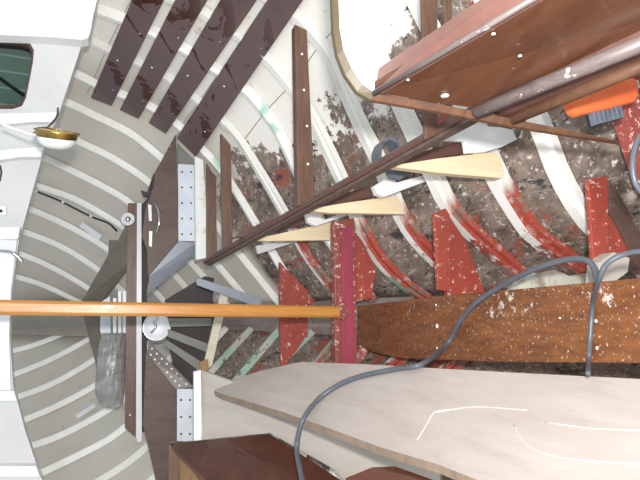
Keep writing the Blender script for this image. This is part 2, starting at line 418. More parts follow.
# keel plank closing the bottom
def keel_line(Y): return section(Y)[-1].y+H0
V = []; Fc = []; Ys = [3.2-0.07*i for i in range(42)]
for Y in Ys:
    z = keel_line(Y)
    for sx, dz in ((-.032, .012), (.032, .012), (.13, -.09), (-.13, -.09)): V.append(Vector((sx, Y, z+dz)))
for i in range(len(Ys)-1):
    for k in range(4): Fc.append([i*4+k, i*4+(k+1) % 4, (i+1)*4+(k+1) % 4, (i+1)*4+k])
Fc += [[0, 1, 2, 3], [len(V)-4, len(V)-3, len(V)-2, len(V)-1]]
M['keel'] = wood('worn_keelson', srgb(166, 156, 150), srgb(140, 116, 110), (6, 1, 6), .6, srgb(200, 190, 186), .7)
struct(make('floor', V, Fc, M['keel']))

# ------------------------------------------------------------------ ribs
RIBW = .030
def rib(side, Y, w, d, k0=0, k1=NS, m='rib', flank=False):
    s = section(Y); V = []; Fc = []
    prof = ((-.5, 0), (-.5, .7), (-.3, 1), (.3, 1), (.5, .7), (.5, 0)) if not flank else ((-.86, 0), (-.84, .55), (-.46, .6), (-.44, .95), (.3, 1), (.5, .7), (.5, 0))
    ks = list(range(k0, k1+1)); q = len(prof)
    for k in ks:
        a = s[max(0, k-1)]; b = s[min(NS, k+1)]; t = (b-a).normalized(); nrm = Vector((-t.y, t.x))
        if nrm.x < 0: nrm = -nrm
        for u, v in prof:
            p = s[k]+nrm*(.023-v*(d+.003))
            uu = u if u > -.5 or not flank else -.46+(u+.46)*max(0, min(1, (-.35-.35*(1.8-Y)-p.y)/.12))
            V.append(Vector((side*max(.02, p.x), Y+uu*w, p.y+H0)))
    for i in range(len(ks)-1):
        for j in range(q): Fc.append([i*q+j, i*q+(j+1) % q, (i+1)*q+(j+1) % q, (i+1)*q+j])
    Fc += [list(range(q)), list(range((len(ks)-1)*q, len(ks)*q))]
    fm = []
    for i in range(len(ks)-1):
        for j in range(q): fm.append(1 if flank and j in (0, 1, 2) else 0)
    return make('hull_rib', V, Fc, M[m], mats=[M['flank']], fmi=fm+[0, 0])
ORD = ['first','second','third','fourth','fifth','sixth','seventh','eighth','ninth','tenth','eleventh','twelfth','thirteenth','fourteenth','fifteenth','sixteenth','seventeenth','eighteenth']
for side, nm in ((1, 'upper hull side'), (-1, 'lower hull side')):
    for i in range(16 if side == 1 else 13):
        Y = 3.0-0.14*i+(.008 if i > 10 else 0)
        w = (.024 if i < 8 else .027+.0026*(i-8)) if i < 15 else .046
        o = rib(side, Y, w, .024 if i > 9 else .020, flank=(i in (9, 11, 12, 13, 14)), m='mintrib' if side == -1 and 6 <= i <= 9 else 'rib')
        look = 'off-white curved rib in the painted bow' if i < 8 else ('white curved rib under the battens' if i < 12 else 'white rib flaking to red')
        if side == -1: look = 'off-white curved rib in the painted bow' if i < 8 else 'patchy mint or grey rib by the plywood'
        tag(o, '%s, %s from bow on the %s' % (look, ORD[i], nm), 'rib', 'white ribs on the %s' % nm)

# stem timber down the middle of the bow
V = []; Fc = []
SL = [(3.16, .50), (3.05, .30), (3.0, .24), (2.9, .12), (2.8, .02), (2.7, -.06), (2.6, -.15)]
for Y, z in SL:
    for sx, dy in ((-.065, -.03), (.065, -.03), (.05, .03), (-.05, .03)): V.append(Vector((sx-.035, Y+dy-.02, z+H0+.01)))
for i in range(len(SL)-1):
    for k in range(4): Fc.append([i*4+k, i*4+(k+1) % 4, (i+1)*4+(k+1) % 4, (i+1)*4+k])
Fc += [[0, 1, 2, 3], [len(V)-4, len(V)-3, len(V)-2, len(V)-1]]
M['stem'] = wood('grey_stem_timber', srgb(158, 152, 140), srgb(140, 134, 122), (20, 3, 3), .6, srgb(96, 90, 84), .80)
tag(make('stem_timber', V, Fc, M['stem'], bev=.003), 'grey painted stem timber down the middle of the bow, behind the varnished pole', 'timber')

# ------------------------------------------------------------------ cabin front: white panels, mullions, portlights
cab = [(-60, -60), (96, -60), (95, 5), (83, 41), (60, 110), (41, 160), (30, 200), (19, 240), (12, 290), (10, 335), (13, 385), (25, 430), (40, 475), (60, 520), (-60, 520)]
YC = 0.0
def holed(name, outer, holes, Y, th, m):
    V, Fc = bent([outer]+holes, Y, th); return make(name, V, Fc, m)
win1 = [(-40, 33), (0, 36), (20, 38), (29, 41), (34, 50), (33, 62), (30, 78), (26, 98), (22, 106), (13, 109), (-40, 109)]
win2 = [(-40, 163), (-6, 163), (1, 165), (2.5, 172), (1, 181), (-6, 186), (-40, 186)]
struct(holed('wall_forward', cab, [win1, win2], YC, .03, M['offwhite']))
def inset(poly, k):
    cx = sum(p[0] for p in poly)/len(poly); cy = sum(p[1] for p in poly)/len(poly)
    return [(cx+(x-cx)*k, cy+(y-cy)*k) for x, y in poly]
def ring(name, outer, inner, Y, th, m):
    o = holed(name, outer, [inner], Y, th, m); return struct(o)
w1 = ring('window_1', inset(win1, .998), inset(win1, .90), YC+.006, .05, wood('brown_window_rebate', srgb(96, 70, 62), srgb(72, 52, 56)))
g = cplate('glass_pane', inset(win1, .95), YC+.03, .004, M['glass'], bev=0); g.parent = w1
w2 = ring('window_2', inset(win2, .998), inset(win2, .9), YC+.006, .05, M['dark'])
g = cplate('glass_pane', inset(win2, .95), YC+.03, .004, M['glass'], bev=0); g.parent = w2
o = plate('side_deck', [(-60, 20), (50, 20), (50, 125), (-60, 125)], 1.62, .02, M['deckgreen'])
tag(o, 'green-grey planked deck seen through the rounded window', 'deck')
o = tube('mooring_rope', [at(-10, 71, 1.60), at(8, 84, 1.60), at(32, 101, 1.60)], .005, M['black'], sm=2)
tag(o, 'dark line crossing outside the rounded window', 'rope')
# white mullions and the rounded coaming
def ridge(name, px, m, Y=YC-.03, th=.03): return struct(cplate(name, px, Y, th, m, bev=.008))
ridge('trim_1', [(-60, 114), (30, 113), (57, 112), (54, 122), (30, 122), (10, 124), (-60, 126)], M['white'])
ridge('trim_8', [(-60, 148), (0, 150), (20, 148), (44, 147), (41, 157), (20, 157), (0, 160), (-60, 166)], M['white'])
ridge('trim_2', [(-60, 228), (20, 227), (18, 239), (-60, 240)], M['white'])
ridge('trim_3', [(-60, 240), (17, 240), (11, 290), (9, 335), (11, 391), (-60, 391)], M['white'], YC-.012, .012)
ridge('trim_4', [(-60, 391), (14, 391), (17, 401), (-60, 401)], M['white'])
ridge('trim_5', [(-60, 466), (36, 466), (40, 477), (-60, 476)], M['white'])
# coaming: a rounded beam at the top of the cabin front
prof = [(-60, 35), (0, 35), (50, 37), (82, 40), (88, 38), (91, 30), (93, 16), (97, 0), (103, -40), (-60, -40)]
o = struct(cplate('trim_6', prof, YC-.04, .04, M['white'], bev=.02))
o.modifiers['bevel'].segments = 5
# shallow pad behind the light, with a wire clip drawn as a moulding
struct(cplate('trim_7', [(-60, 126), (10, 124), (54, 122), (44, 147), (20, 148), (0, 150), (-60, 148)], YC-.006, .006, M['offwhite'], bev=.001))

# ------------------------------------------------------------------ cabin light
lc = at(57, 135, 1.24); axis = Vector((1, -.36, -.02)).normalized()
t = thing('cabin_light', 'small round cabin light with brass rim and white dome beside the windows', 'light', lc)
lathe('rim', lc, axis, [(.0, .010), (.034, .010), (.042, .009), (.045, .006), (.040, .004), (.039, -.006), (.0, -.006)], M['brass'], t)
lathe('dome', lc, axis, [(.037, -.004), (.037, -.012), (.033, -.019), (.025, -.025), (.012, -.029), (.0, -.030)], M['opal'], t)
tube('bracket', [lc+axis*.010, lc+axis*.02+Vector((0, .03, .03)), lc+axis*.010+Vector((0, .05, .05)), atc(40, 132, 0)], .003, M['brass'], t)
o = tube('light_cable', [lc+axis*.010+Vector((0, 0, .036)), at(46, 128, 1.25), at(52, 123, 1.27), at(57, 116, 1.29), at(58, 108, 1.31)], .002, M['black'])
tag(o, 'short black flex from the brass cabin light up to the cabin edge', 'cable')
o = tube('white_flex', [at(2, 124, 1.30), at(15, 129, 1.29), at(30, 134, 1.26), lc+Vector((-.004, 0, .03))], .0025, M['whiteplastic'])
tag(o, 'thin white flex running left from the brass cabin light', 'cable')

# ------------------------------------------------------------------ dark battens on the upper hull side
BT = [((92, 95), (113, 103), (132, 0), (164, 0)), ((121, 107), (140, 116), (175, 0), (207, 0)), ((150, 120), (167, 131), (220, 0), (256, 0)), ((178, 135), (197, 154), (267, 0), (302, 0))]
BL = ['leftmost, ending above the cabin light', 'second from the left, with one screw showing', 'third from the left, with glossy stains', 'rightmost, longest, ending at the half bulkhead']
for (bl, br, tl, tr), lab in zip(BT, BL):
    V = []; Fc = []; n = 24; pa = []
    for i in range(n+1):
        q = 1.12*i/n
        L = hit(bl[0]+(tl[0]-bl[0])*q, bl[1]+(tl[1]-bl[1])*q, .001); Rr = hit(br[0]+(tr[0]-br[0])*q, br[1]+(tr[1]-br[1])*q, .001)
        pa.append((L, Rr))
    for it in range(6):
        pa = [pa[0]]+[((pa[i-1][0]+pa[i][0]*2+pa[i+1][0])/4, (pa[i-1][1]+pa[i][1]*2+pa[i+1][1])/4) for i in range(1, n)]+[pa[-1]]
    for L, Rr in pa:
        inw = Vector((-1, 0, .35)).normalized()*.012
        V += [L, Rr, Rr+inw, L+inw]
    for i in range(n):
        for k in range(4): Fc.append([i*4+k, i*4+(k+1) % 4, (i+1)*4+(k+1) % 4, (i+1)*4+k])
    Fc += [[0, 1, 2, 3], [n*4, n*4+1, n*4+2, n*4+3]]
    loc = pa[0][1].copy()
    t = thing('hull_batten', 'dark brown varnished batten across the white ribs, %s' % lab, 'batten', loc, 'dark battens on the ribs')
    make('board', V, Fc, M['batten'], t, bev=.001)
    for q in (3, 9, 15):
        L, Rr = pa[q]; c = lin(L, Rr, .75 if q != 9 else .4)+Vector((-1, 0, .35)).normalized()*.012
        lathe('screw', c, Vector((-1, -.2, .35)), [(0, -.002), (.0035, -.002), (.003, .001), (0, .0015)], M['chrome'] if q != 9 else M['whiteplastic'], t, 10)

# ------------------------------------------------------------------ berth bearers and the long rail
def bearer(px, Y, th, m, label, marks=()):
    t = thing('berth_bearer', label, 'plank', at(px[-1][0], px[-1][1], Y), 'bearers across to the hull')
    plate('board', px, Y, th, m, t, bev=.002)
    for x, y in marks: lathe('screw', at(x, y, Y), Vector((0, -1, 0)), [(0, -.002), (.004, -.002), (.003, .001), (0, .001)], M['whiteplastic'], t, 10)
    return t
bearer([(221, 133), (225, 138), (231, 145), (233, 246), (223, 252)], 1.72, .022, M['bearer'], 'narrow reddish brown bearer with pointed top, nearest the perforated plate')
bearer([(295, 24), (307, 30), (315, 196), (304, 205), (298, 206)], 1.27, .030, M['bearer'], 'long brown bearer with two white screws, right of the rightmost dark batten', ((302, 54), (304, 90), (307, 126), (308, 164)))
t = bearer([(421, -40), (438, -40), (438, 134), (425, 140)], .82, .008, M['bearer'], 'brown bearer behind the upper end of the mahogany locker')
bearer([(443, -40), (452, -40), (452, 60), (447, 80)], .84, .006, M['bearer'], 'thin brown slat just right of the bearer behind the locker')
a = at(208, 262, 1.86); b = at(500, 100, .70)
t = thing('berth_rail', 'long weathered brown rail slanting from the half bulkhead up to the mahogany locker', 'rail', a)
bar('rail_board', a, b, .024, .020, (0, 0, 1), M['rail'], t)
bar('rail_lip', a+Vector((-.002, 0, .012)), b+Vector((-.002, 0, .012)), .010, .010, (0, 0, 1), M['cleat'], t)

# legs under the rail: dark cleats and new pine wedges
def rail_at(Y): return lin(a, b, (a.y-Y)/(a.y-b.y))
PW = [([(250, 240), (300, 229), (330, 222), (335, 226), (333, 240), (270, 241)], 1.56, 'smallest pale pine wedge, nearest the bow'),
      ([(303, 210), (350, 202), (395, 196), (400, 200), (405, 214), (330, 213)], 1.28, 'middle pale pine wedge of the three under the rail'),
      ([(388, 166), (440, 158), (492, 152), (501, 157), (504, 172), (501, 178), (440, 173)], .98, 'largest pale pine wedge, under the mahogany locker')]
for px, Y, lab in PW: tag(plate('pine_wedge', px, Y, .022, M['pine'], bev=.0015), lab, 'wedge', 'pine wedges under the rail')
DW = [([(232, 238), (262, 222), (303, 211), (312, 217), (306, 224), (262, 235)], 1.58, 'dark brown cleat above the smallest pine wedge'),
      ([(300, 210), (330, 196), (373, 186), (379, 192), (372, 197), (330, 206)], 1.32, 'dark brown cleat above the middle pine wedge'),
      ([(390, 166), (420, 152), (464, 140), (468, 150), (465, 153), (410, 163)], 1.03, 'dark brown cleat above the largest pine wedge')]
for px, Y, lab in DW: tag(plate('dark_cleat', px, Y, .022, M['cleat'], bev=.0015), lab, 'cleat', 'dark cleats on the rail')
o = plate('white_bracket', [(374, 186), (384, 180), (398, 182), (436, 172), (446, 174), (384, 197), (377, 194)], 1.22, .02, M['white'])
tag(o, 'white painted stick between the middle and largest pine wedges', 'stick')
o = plate('white_bracket', [(306, 214), (316, 213), (324, 220), (352, 209), (356, 213), (316, 226), (308, 222)], 1.50, .02, M['white'])
tag(o, 'white painted stick between the smallest and middle pine wedges', 'stick')
o = plate('white_bracket', [(256, 246), (296, 238), (302, 240), (258, 254)], 1.70, .015, M['offwhite'])
tag(o, 'grey-white stick under the smallest pine wedge', 'stick')
o = plate('white_offcut', [(440, 140), (470, 125), (500, 127), (530, 133), (502, 147), (484, 152), (466, 153), (464, 141)], .97, .01, M['white'])
tag(o, 'bright white board just above the largest pine wedge', 'board')
t = thing('rubber_strap', 'slate grey rubber strap looped over the long rail', 'strap', at(390, 165, 1.12))
P = [at(380, 163, 1.10), at(379, 150, 1.12), at(383, 141, 1.13), at(391, 137, 1.13), at(400, 142, 1.12), at(403, 150, 1.10)]
V = []; Fc = []; P = smoothpath(P, 5)
for i, p in enumerate(P):
    c = at(391, 156, 1.12); r = (p-c).normalized()
    for u, v in ((0, 0), (.008, 0), (.008, .04), (0, .04)): V.append(p+r*(u-.008)+Vector((0, v, 0)))
for i in range(len(P)-1):
    for k in range(4): Fc.append([i*4+k, i*4+(k+1) % 4, (i+1)*4+(k+1) % 4, (i+1)*4+k])
Fc += [[0, 1, 2, 3], [len(V)-4, len(V)-3, len(V)-2, len(V)-1]]
make('loop', V, Fc, M['strap'], t, bev=.001)
plate('tail', [(386, 170), (404, 166), (412, 172), (400, 180), (390, 178)], 1.14, .01, M['strap'], t)

# ------------------------------------------------------------------ red floor timbers
def floor_timber(label, face, side, Yf, th, m1, m2, mid=None):
    t = thing('floor_timber', label, 'timber', at(face[0][0], face[0][1], Yf), 'red floor timbers across the keel')
    plate('top_rail', face, Yf, th, m1, t, bev=.002)
    if side: plate('web', side, Yf+.012, .02, m2, t, bev=.002)
    if mid: plate('capping', mid, Yf-.006, .006, M['crimson'], t, bev=.001)
    return t
t = thing('floor_timber', 'flat dull red floor plate behind the end of the varnished pole', 'timber', at(281, 300, 1.8), 'red floor timbers across the keel')
plate('web', [(280, 262), (308, 291), (308, 334), (281, 372)], 1.79, .02, M['red'], t)
floor_timber('crimson capped red floor timber meeting the end of the varnished pole', [(334, 222), (354, 218), (356, 230), (357, 385), (336, 385)], [(355, 232), (362, 240), (376, 268), (372, 298), (355, 302)], 1.44, .03, M['redworn'], M['red'],
             [(342, 228), (353, 226), (354, 385), (342, 385)])
floor_timber('scraped red floor timber between the two bilge ribs, middle of the photo', [(434, 214), (446, 208), (450, 215), (452, 292), (438, 290)], [(448, 214), (466, 240), (487, 296), (448, 300)], 1.16, .012, M['red'], M['red'])
floor_timber('red floor timber under the cable loop, nearest the camera', [(588, 179), (608, 176), (610, 272), (594, 270)], [(607, 214), (622, 222), (630, 250), (608, 280)], .80, .010, M['red'], M['red'])
tag(plate('bare_rib_end', [(609, 180), (620, 194), (634, 222), (660, 262), (640, 270), (626, 240), (611, 212)], .805, .03, M['panel']), 'dark bare wooden rib end right of the nearest red timber', 'rib')
o = plate('pale_block', [(600, 262), (614, 252), (630, 258), (628, 272), (604, 290), (598, 286)], .77, .03, M['greyply'])
tag(o, 'pale grey chipped block wedged beside the nearest red timber', 'block')
o = plate('red_upright', [(618, 92), (640, 66), (670, 60), (680, 220), (650, 186)], .70, .03, M['redworn'])
tag(o, 'worn pinkish red upright board at the right edge beside the orange torch', 'board')
o = plate('white_ledge', [(516, 284), (530, 272), (545, 274), (556, 270), (570, 276), (596, 272), (600, 292), (516, 296)], .98, .03, paint('chipped_cream', srgb(206, 204, 190), srgb(150, 140, 130), .6, 14, .5, .6))
tag(o, 'chipped cream ledge along the top edge of the brown sole board', 'ledge')

# sole board along the keel
P = [at(357, 306, 1.60), at(480, 293, 1.17), at(640, 277, .61), at(760, 262, .43), at(760, 385, .43), at(640, 362, .61), at(480, 358, 1.17), at(400, 358, 1.42), at(368, 352, 1.56), at(357, 346, 1.60)]
zz = H0-.715
def flat(px, py, z):
    w = ray(px, py); return CAM+w*((z-H0)/w.z)
def sole_mat():
    n = N('stained_sole_board'); X = n.xyz()
    col = n.mix(n.ramp(n.noise(9, 8, .65, (6, 1.5, 1), .5), .3, .7), srgb(142, 88, 46), srgb(92, 54, 32))
    patch = n.ramp(n.noise(5.5, 4, .6), .50, .68)
    f1 = n.ramp(n.noise(150, 3, .7), .62, .66); f2 = n.ramp(n.math('ADD', n.noise(60, 5, .8), n.math('MULTIPLY', patch, .20)), .69, .74)
    f = n.math('MAXIMUM', n.math('MULTIPLY', f1, .8), n.math('MULTIPLY', f2, .85))
    return n.done(n.mix(f, col, srgb(214, 204, 196)), .4, n.noise(60), .2)
M['sole'] = sole_mat()
P = [flat(357, 306, zz), flat(440, 296, zz), flat(540, 287, zz), flat(640, 278, zz), flat(800, 262, zz), flat(800, 388, zz), flat(640, 363, zz), flat(500, 362, zz), flat(400, 358, zz), flat(372, 352, zz), flat(357, 344, zz)]
V, Fc = prism(P, Vector((0, 0, -.018)))
lc = P[5]
t = thing('sole_board', 'long brown sole board flecked with white paint along the keel', 'board', Vector((0, 1.0, zz-.02)))
make('board', V, Fc, M['sole'], t, bev=.002)
for x, y, r in ((437, 326, .006), (436, 305, .003), (437, 348, .003), (596, 321, .003), (597, 348, .003), (560, 318, .002)):
    lathe('screw', flat(x, y, zz), Vector((0, 0, 1)), [(0, -.001), (r, -.001), (r*.8, .0012), (0, .0014)], M['whiteplastic'], t, 12)

# ------------------------------------------------------------------ plywood sheet
p0 = at(213, 390, 1.58); p1 = at(640, 378, .60); p2 = at(480, 480, .70)
nn = (p1-p0).cross(p2-p0).normalized()
if nn.dot(p0-CAM) < 0: nn = -nn
out = [(213, 388), (217, 384), (260, 371), (300, 362), (360, 364), (430, 368), (520, 373), (640, 379), (760, 386), (760, 620), (700, 590), (480, 481), (440, 465), (380, 447), (320, 425), (280, 411), (240, 399), (222, 394), (215, 391)]
SP = [onplane(x, y, p0, nn) for x, y in out]
V, Fc = prism(SP, nn*.010+(onplane(298.5, 423.5, p0, nn)-onplane(300, 420, p0, nn))); k = len(SP)
fmi = [0, 0]+[1]*k
M['chalk'] = paint('chalk_mark', srgb(212, 207, 203))
t = thing('plywood_sheet', 'large pale plywood sheet with chalky scratches leaning beside the sole board', 'plywood sheet', SP[6])
make('sheet', V, Fc, M['ply'], t, mats=[M['plyedge']], fmi=fmi)
def chalk(px, r=.0009):
    tube('chalk_line', [onplane(x, y, p0-nn*.0004, nn) for x, y in px], r, M['chalk'], t, 6, 5)
chalk([(417, 440), (425, 427), (432, 415), (437, 411), (455, 409)])
chalk([(432, 413), (470, 407), (500, 408), (527, 410)])
chalk([(514, 425), (522, 440), (540, 452), (580, 460), (640, 464)])
chalk([(545, 422), (580, 427), (600, 429), (640, 430)], .0008)

# ------------------------------------------------------------------ grey plywood half bulkhead and the locker side (lower left of the sheet)
g0, g1, g2 = at(201, 370, 1.62), at(201, 440, 1.60), at(390, 488, 1.16)
gn = (g1-g0).cross(g2-g0).normalized()
o = slab('plywood_bulkhead', [onplane(x, y, g0, gn) for x, y in [(201, 370), (206, 372), (234, 382), (300, 384), (440, 460), (440, 500), (345, 482), (335, 470), (270, 433), (201, 440)]], .014, M['greyply'])
tag(o, 'grey plywood panel standing behind the left tip of the pale plywood sheet', 'panel')
o = plate('white_post', [(194, 372), (201, 370), (202, 440), (194, 441)], 1.60, .02, M['white'])
tag(o, 'white strip along the left edge of the grey plywood panel', 'strip')
g0, g1, g2 = at(168, 443, 1.58), at(270, 434, 1.38), at(345, 484, 1.10)
gn = (g1-g0).cross(g2-g0).normalized()
Pq = [onplane(x, y, g0, gn) for x, y in [(168, 443), (270, 434), (372, 500), (225, 500)]]
tag(slab('locker_side', Pq, .018, M['bench']), 'dark mahogany locker side below the grey plywood panel', 'locker side')
o = plate('tan_post', [(170, 443), (178, 446), (182, 500), (168, 500)], 1.57, .012, M['bearer'])
tag(o, 'narrow brown post at the corner of the dark locker side', 'post')
Pq = [at(178, 450, 1.66), at(196, 456, 1.64), at(215, 500, 1.5), at(180, 500, 1.66)]
tag(slab('tan_board', Pq, .015, M['tan']), 'light tan board under the corner of the dark locker side', 'board')
Pq = [at(345, 478, .90), at(372, 467, .90), at(395, 466, .88), at(440, 482, .80), at(420, 500, .8), at(350, 500, .88)]
tag(slab('dark_offcut', Pq, .01, M['bench']), 'dark brown offcut under the lower edge of the plywood sheet', 'offcut')

# ------------------------------------------------------------------ half bulkheads framing the bow
def discs(pts, r, Y, dy=-.0008):
    V = []; Fc = []
    for x, y in pts:
        c = at(x, y, Y)+Vector((0, dy, 0)); k = len(V)
        for j in range(10): V.append(c+Vector((math.cos(j*math.pi/5)*r, 0, math.sin(j*math.pi/5)*r)))
        Fc.append(list(range(k, k+10)))
    return V, Fc
def perforated(name, px, Y, th, holes, r, m, hm, parent):
    V, Fc = prism([at(x, y, Y) for x, y in px], Vector((0, th, 0))); n0 = len(Fc)
    V2, F2 = discs(holes, r, Y); b0 = len(V)
    V = V+V2; Fc = Fc+[[i+b0 for i in f] for f in F2]
    return make(name, V, Fc, m, parent, mats=[hm], fmi=[0]*n0+[1]*len(F2))
YB = 1.92
t = thing('half_bulkhead', 'dark brown half bulkhead with upright perforated plate, above the varnished pole', 'bulkhead', at(178, 240, YB))
plate('panel', [(176, 134), (179, 240), (148, 276), (147, 250), (142, 236), (146, 205), (153, 190), (155, 172)], YB, .018, M['panel'], t)
plate('grey_lining', [(177, 138), (195, 156), (195, 166), (178, 164)], YB+.02, .02, M['grey'], t)
perforated('perforated_plate', [(178, 164), (194.5, 165), (195, 241), (178.5, 241)], YB-.004, .02, [(x, 172+15.6*k-(.2 if k else 0)) for k in range(5) for x in (182, 191)], .0035, M['metal_white'], M['hole'], t)
slab('lower_flange', [at(179, 241, YB), at(195, 243, YB), at(196, 254, YB+.02), at(149, 293, YB+.05), at(149, 276, YB)], .004, M['steel'], t)
o = plate('white_post', [(195, 156), (203, 160), (206, 200), (206, 258), (196, 260)], 1.88, .03, paint('flaking_white_paint', srgb(232, 236, 232), srgb(214, 208, 176), .5, 30, .55, .62))
tag(o, 'flaking white strip right of the upper perforated plate', 'strip')
o = plate('rough_post', [(207, 163), (212, 172), (216, 176), (217, 252), (207, 259)], 1.86, .02, M['bearer'])
tag(o, 'rough brown strip between the flaking white strip and the pointed bearer', 'strip')
t = thing('half_bulkhead', 'dark brown half bulkhead with perforated angle bracket, below the varnished pole', 'bulkhead', at(168, 470, YB))
plate('panel', [(146, 352), (176, 389), (177, 441), (169, 442), (168, 500), (160, 500), (150, 455), (143, 425)], YB, .018, M['panel'], t)
Q = [at(147, 357, YB), at(176, 389, YB), at(194, 387, YB+.01), at(149, 341, YB+.05)]
slab('lower_flange', Q, .004, paint('grey_flange', srgb(150, 144, 138), srgb(132, 126, 120)), t)
V = []; Fc = []
fn = (Q[1]-Q[0]).cross(Q[2]-Q[0]).normalized()
if fn.dot(Q[0]-CAM) > 0: fn = -fn
for k in range(8):
    for v in (.30, .72):
        u = .08+.12*k
        c = lin(lin(Q[0], Q[1], u), lin(Q[3], Q[2], u), v)+fn*.0055; b0 = len(V)
        e1 = (Q[1]-Q[0]).normalized(); e2 = fn.cross(e1)
        for j in range(8): V.append(c+e1*math.cos(j*math.pi/4)*.0034+e2*math.sin(j*math.pi/4)*.0034)
        Fc.append(list(range(b0, b0+8)))
make('flange_holes', V, Fc, M['whiteplastic'], t)
perforated('perforated_plate', [(177, 389), (193.5, 389), (194, 441), (177, 441)], YB-.004, .02, [(x, y) for y in (400, 417, 434) for x in (181, 190)], .0036, M['metal_white'], M['hole'], t)

# cross board between the bow shelves
YX = 2.12
t = thing('cross_board', 'brown board with white edge standing across the bow behind the pole', 'board', at(137, 440, YX))
plate('board', [(128, 203), (138, 203), (138, 438), (134, 436), (125, 428), (126, 335), (127, 250)], YX, .018, M['bearer'], t)
plate('white_edge', [(137, 203), (141.5, 203), (142, 441), (138, 443), (136, 438)], YX-.004, .02, M['white'], t)
plate('dark_backing', [(141, 205), (150, 196), (150, 276), (147, 290), (147, 345), (146, 432), (142, 432)], YX+.02, .015, M['dark'], t)
lathe('screw', at(130, 415, YX), Vector((0, -1, 0)), [(0, -.002), (.004, -.002), (.003, .001), (0, .001)], M['whiteplastic'], t, 10)
# bow shelf arms
def arm(pts, m, label):
    V, Fc = prism([at(x, y, Y) for x, y, Y in pts], Vector((0, .012, -.004)))
    return tag(make('bow_shelf', V, Fc, m, bev=.001), label, 'shelf', 'bow shelf arms')
arm([(128, 203, 2.18), (127, 222, 2.2), (118, 240, 2.25), (109, 240, 2.3), (108, 255, 2.34), (81, 302, 2.55), (102, 302, 2.5), (137, 256, 2.2), (138, 203, 2.16)], M['shelf'], 'grey-brown shelf arm slanting down to the pole, above it')
arm([(82, 312, 2.55), (96, 365, 2.36), (99, 385, 2.3), (104, 385, 2.28), (103, 345, 2.4), (104, 312, 2.5)], M['shelf'], 'tan shelf arm below the pole, left of the grey plastic bag')
for i, (x0, y0, x1, y1, lab) in enumerate([(113, 298, 116.5, 336, 'left'), (118, 291, 121.5, 336, 'middle'), (122.5, 291, 127, 334, 'right')]):
    tag(plate('white_batten', [(x0, y0), (x1, y0), (x1, y1), (x0, y1)], 2.24, .02, M['white']), 'short white slat crossing behind the pole, %s one of three' % lab, 'slat', 'white slats behind the pole')
o = plate('white_card', [(101, 302, )[:2], (110, 296), (111, 335), (106, 352), (100, 330)], 2.36, .01, M['metal_white'])
tag(o, 'pale sheet beside the three white slats behind the pole', 'card')
# plastic bag
V = []; Fc = []; nu, nv = 14, 18
outl = [(102, 333, 126, 333), (99, 345, 126, 345), (97, 360, 126, 360), (95.5, 378, 125.5, 378), (95, 392, 124, 395), (98, 402, 123, 405), (106, 408, 118, 409)]
for j in range(nv+1):
    q = j/nv*(len(outl)-1); i0 = min(int(q), len(outl)-2); f_ = q-i0
    r = [outl[i0][k]*(1-f_)+outl[i0+1][k]*f_ for k in range(4)]
    for i in range(nu*2):
        aa = 2*math.pi*i/(nu*2); u = .5-.5*math.cos(aa)
        w_ = .010+.022*math.sin(math.pi*min(1, j/nv))
        Y = 2.22-math.sin(aa)*w_+.004*math.sin(i*2.3+j*.7)+.003*math.sin(j*1.9+i)
        V.append(at(r[0]+(r[2]-r[0])*u, r[1]+(r[3]-r[1])*u, Y))
m2 = nu*2
for j in range(nv):
    for i in range(m2): Fc.append([j*m2+i, j*m2+(i+1) % m2, (j+1)*m2+(i+1) % m2, (j+1)*m2+i])
Fc += [list(range(m2)), list(range(nv*m2, (nv+1)*m2))]
tag(make('plastic_bag', V, Fc, M['bag'], smooth=True), 'crumpled grey plastic bag hanging left of the cross board, below the pole', 'bag')

# round white fan-like dish and grey slats
dc = at(157, 327, 2.04)
t = thing('round_dish', 'round white dish with metal fittings behind the pole', 'dish', dc)
lathe('dish', dc, Vector((0, -1, .1)), [(0, -.006), (.040, -.006), (.046, .0), (.046, .006), (.040, .003), (.028, -.001), (0, -.001)], M['whiteplastic'], t, 36)
lathe('rim', dc, Vector((0, -1, .1)), [(.044, .004), (.048, .004), (.048, .008), (.044, .008), (.044, .004)], M['chrome'], t, 36)
tube('fitting', [dc+Vector((-.02, -.008, .02)), dc+Vector((0, -.014, .005)), dc+Vector((.018, -.008, .012)), dc+Vector((.03, -.008, .0))], .004, M['chrome'], t)
for px, lab in (([(168, 318), (212, 318), (212, 326), (170, 327)], 'top'), ([(168, 329), (209, 344), (206, 352), (168, 337)], 'middle'), ([(167, 340), (205, 364), (200, 372), (163, 344)], 'bottom')):
    tag(plate('tapered_plank', px, 2.0, .012, M['grey']), 'grey slat fanning from the round dish to the cream batten, %s of three' % lab, 'slat', 'grey slats by the dish')
o = plate('cream_batten', [(221, 292), (229, 294), (212, 366), (202, 372)], 1.94, .015, M['cream'])
tag(o, 'cream batten crossing behind the pole at the ends of the grey slats', 'batten')
o = plate('tan_block', [(200, 362), (208, 359), (209, 370), (201, 372)], 1.93, .015, M['tan'])
tag(o, 'small tan end block at the foot of the cream batten', 'block')
o = plate('steel_bar', [(196, 280), (199, 278), (262, 298), (261, 305), (252, 305), (197, 285)], 1.88, .015, M['steel'])
tag(o, 'blue-grey metal bar slanting down to the varnished pole', 'bar')
o = plate('dark_board', [(165, 300), (205, 276), (214, 278), (213, 300), (218, 318), (206, 372), (196, 388), (176, 372), (164, 330)], 2.08, .012, M['dark'])
tag(o, 'dark board behind the grey slats and the pole', 'board')

